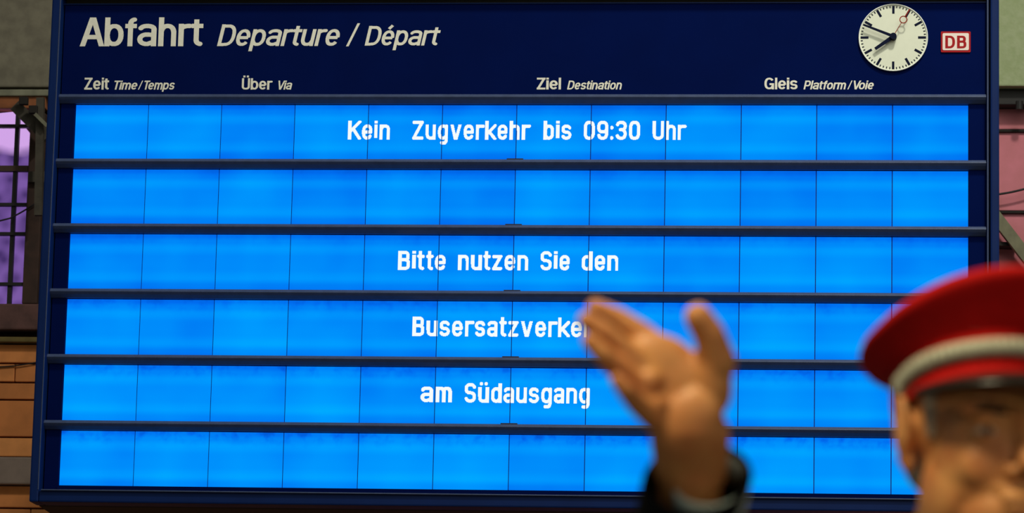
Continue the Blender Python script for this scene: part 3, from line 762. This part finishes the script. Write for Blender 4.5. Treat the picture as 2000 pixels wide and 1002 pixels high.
bandr = [ring(ba, bb, -.006, -.006, -.006), ring(ba+.001, bb+.001, .045, .040, .038), ring(ba-.006, bb-.006, .045, .040, .038), ring(ba-.006, bb-.006, -.006, -.006, -.006)]
smooth(put('band', loft(bandr+[bandr[0]]), red_felt, cap))
cr = [ring(ba+.0015, bb+.0015, .040, .034, .034), ring(ba+.009, bb+.012, .054, .042, .042), ring(ba+.018, bb+.024, .068, .048, .046),
      ring(ba+.0265, bb+.033, .080, .054, .048, .002), ring(ba+.029, bb+.036, .086, .059, .051, .002), ring(ba+.027, bb+.034, .091, .064, .055, .002),
      ring(ba+.018, bb+.024, .096, .073, .060), ring(.07, .085, .099, .082, .066), ring(.035, .045, .096, .089, .078), ring(.008, .01, .093, .092, .088)]
smooth(put('crown', loft(cr, True, True), red_felt, cap))
braid_m = mat('silver_braid', srgb(196, 196, 176), .55, .15, .3, 240, .2)
def torus(rr, z0, z1, th_, m, name):
    Q = [ring(ba+.001, bb+.001, z0, z0, z0), ring(ba+th_, bb+th_, z0+.003, z0+.003, z0+.003), ring(ba+th_, bb+th_, z1-.003, z1-.003, z1-.003), ring(ba+.001, bb+.001, z1, z1, z1)]
    return smooth(put(name, loft(Q+[Q[0]]), m, cap))
# twisted cord lying over the front of the band, ending at a button above each ear
bm = bmesh.new(); Q = []
for i in range(241):
    t = math.radians(3+174*i/240); e = abs(i/120-1)**5
    def bp(off, z): return cl(math.cos(t)*(ba+off), math.sin(t)*(bb+off), z-.012*e)
    tw = [.0012*math.sin(i*.9+q*1.4) for q in range(3)]
    Q.append([bm.verts.new(p) for p in (bp(.001, .012), bp(.006+tw[0], .014), bp(.008+tw[1], .022), bp(.006+tw[2], .029), bp(.001, .031))])
for A, C in zip(Q, Q[1:]):
    for k in range(5): bm.faces.new((A[k], A[(k+1) % 5], C[(k+1) % 5], C[k]))
bm.faces.new(Q[0]); bm.faces.new(Q[-1]); bmesh.ops.recalc_face_normals(bm, faces=bm.faces[:])
smooth(put('braid', bm, braid_m, cap))
for t in (3, 177):
    t = math.radians(t); bm = bmesh.new(); blob(bm, cl(math.cos(t)*(ba+.003), math.sin(t)*(bb+.003), .009), (.0055, .0115, .0115), capT, 16); smooth(put('button', bm, braid_m, cap))
# visor
vis = []
NV = 24
top, bot, topi, boti = [], [], [], []
bm = bmesh.new(); G = []
for j in range(7):
    row_ = []
    for i in range(NV+1):
        t = math.radians(18+144*i/NV); k = j/6; e = math.sin(math.radians(180*i/NV))**.7
        ext = .052*e*k
        r, f = math.cos(t)*(ba+.003+ext*.9), math.sin(t)*(bb+.003+ext); z = -.003-ext*.40-.006*e*k*k
        row_.append(cl(r, f, z))
    G.append(row_)
vt = [[bm.verts.new(p) for p in r] for r in G]; vb = [[bm.verts.new(p-U_*.0035) for p in r] for r in G]
for q, fl in ((vt, 0), (vb, 1)):
    for j in range(6):
        for i in range(NV):
            f4 = (q[j][i], q[j][i+1], q[j+1][i+1], q[j+1][i]); bm.faces.new(f4 if not fl else f4[::-1])
for i in range(NV): bm.faces.new((vt[6][i], vt[6][i+1], vb[6][i+1], vb[6][i])); bm.faces.new((vb[0][i], vb[0][i+1], vt[0][i+1], vt[0][i]))
bmesh.ops.recalc_face_normals(bm, faces=bm.faces[:])
smooth(put('visor', bm, mat('black_patent', srgb(16, 26, 24), .25), cap))

# jacket: torso, shoulders and sleeves as one garment
cloth = mat('black_wool', srgb(9, 11, 15), .95, 0, .3, 80, .2, spec=.1)
jk = bmesh.new()
for dz_, a_, b_, c_ in ((-.08, .185, .125, .16), (-.18, .18, .128, .2), (-.28, .174, .128, .22), (-.38, .170, .128, .22), (-.48, .174, .134, .22), (-.58, .182, .142, .2), (-.66, .188, .146, .16)):
    blob(jk, bl(0, 0, zs+dz_), (a_, b_, c_), BM, 28)
limb(jk, [bl(.165, 0, zs-.01), bl(.06, -.01, zs+.045), bl(-.06, -.01, zs+.045), bl(-.165, 0, zs-.01)], [.075, .062, .062, .075])
fa = (wrist-elbow).normalized(); sl_end = wrist-fa*.045
limb(jk, [shR, elbow, sl_end-fa*.02], [.072, .060, .044])
limb(jk, [shL, elL, wrL.lerp(elL, .12)], [.072, .058, .045])
jacket = put('jacket', remeshed(jk, .008, 10), cloth, person)
# sleeve cuff: open tube round the wrist
def cuff(name, p0, p1, r0_, r1_, th_, m, t=None):
    p0, p1 = Vector(p0), Vector(p1); t = t or (p1-p0).normalized(); a = (toc-t*t.dot(toc)).normalized(); b = t.cross(a); n = 40
    rs = []
    for p, r in ((p0, r0_), (p0.lerp(p1, .5), (r0_+r1_)/2), (p1, r1_), (p1, r1_-th_), (p0, r0_-th_)):
        rs.append([p+(a*math.cos(2*PI*k/n)*.86+b*math.sin(2*PI*k/n))*r for k in range(n)])
    bm = loft(rs+[rs[0]]); return smooth(put(name, bm, m, person))
cdir = (toc*.70+UP*.68-RT*.10).normalized(); cc_ = at(1362, 934, 3.405)
cuff('sleeve_cuff', sl_end-fa*.03, cc_, .050, .0505, .004, cloth, cdir)
cuff('shirt_cuff', cc_-cdir*.034+RT*.009, cc_-cdir*.003+RT*.013, .036, .0365, .003, mat('pale_shirt', srgb(190, 208, 204), .8, 0, .1, 60), cdir)
cuff('shirt_cuff', wrL.lerp(elL, .3), wrL.lerp(elL, .02), .037, .035, .003, MATS['pale_shirt'])
# shirt collar and jacket collar round the neck
def collar(name, z0_, z1_, r0_, r1_, m, gapdeg=26, back=0.0):
    rs = []; n = 40
    for z, r in ((z0_, r0_), ((z0_+z1_)/2, (r0_+r1_)/2+.002), (z1_, r1_), (z1_-.002, r1_-.005), (z0_, r0_-.006)):
        rr = []
        for k in range(n+1):
            t = math.radians(90+gapdeg/2+(360-gapdeg)*k/n); sl_ = -.022*max(math.sin(t), 0)
            rr.append(bl(math.cos(t)*r, -.008+math.sin(t)*r*1.0, z+sl_))
        rs.append(rr)
    bm = bmesh.new(); VR = [[bm.verts.new(p) for p in r] for r in rs+[rs[0]]]
    for A, C in zip(VR, VR[1:]):
        for i in range(n): bm.faces.new((A[i], A[i+1], C[i+1], C[i]))
    bmesh.ops.remove_doubles(bm, verts=bm.verts[:], dist=1e-5); bmesh.ops.recalc_face_normals(bm, faces=bm.faces[:])
    return smooth(put(name, bm, m, person))
collar('shirt_collar', zs+.055, zs+.145, .078, .069, MATS['pale_shirt'])
collar('jacket_collar', zs+.04, zs+.125, .096, .082, cloth, 50)
# trousers and shoes
tr = bmesh.new()
blob(tr, bl(0, -.01, zs-.62), (.165, .12, .13), BM, 24)
for s_ in (1, -1): limb(tr, [bl(.09*s_, 0, zs-.62), bl(.10*s_, .01, .52), bl(.107*s_, -.005, .10)], [.105, .078, .066])
put('trousers', remeshed(tr, .01, 4), cloth, person)
for s_ in (1, -1):
    sh = bmesh.new(); limb(sh, [bl(.107*s_, -.05, .055), bl(.112*s_, .04, .052), bl(.122*s_, .15, .042)], [.052, .05, .040])
    for v in sh.verts: v.co.z = max(v.co.z, .002)
    put('shoe', remeshed(sh, .006, 3), mat('black_leather', srgb(18, 16, 15), .35), person)
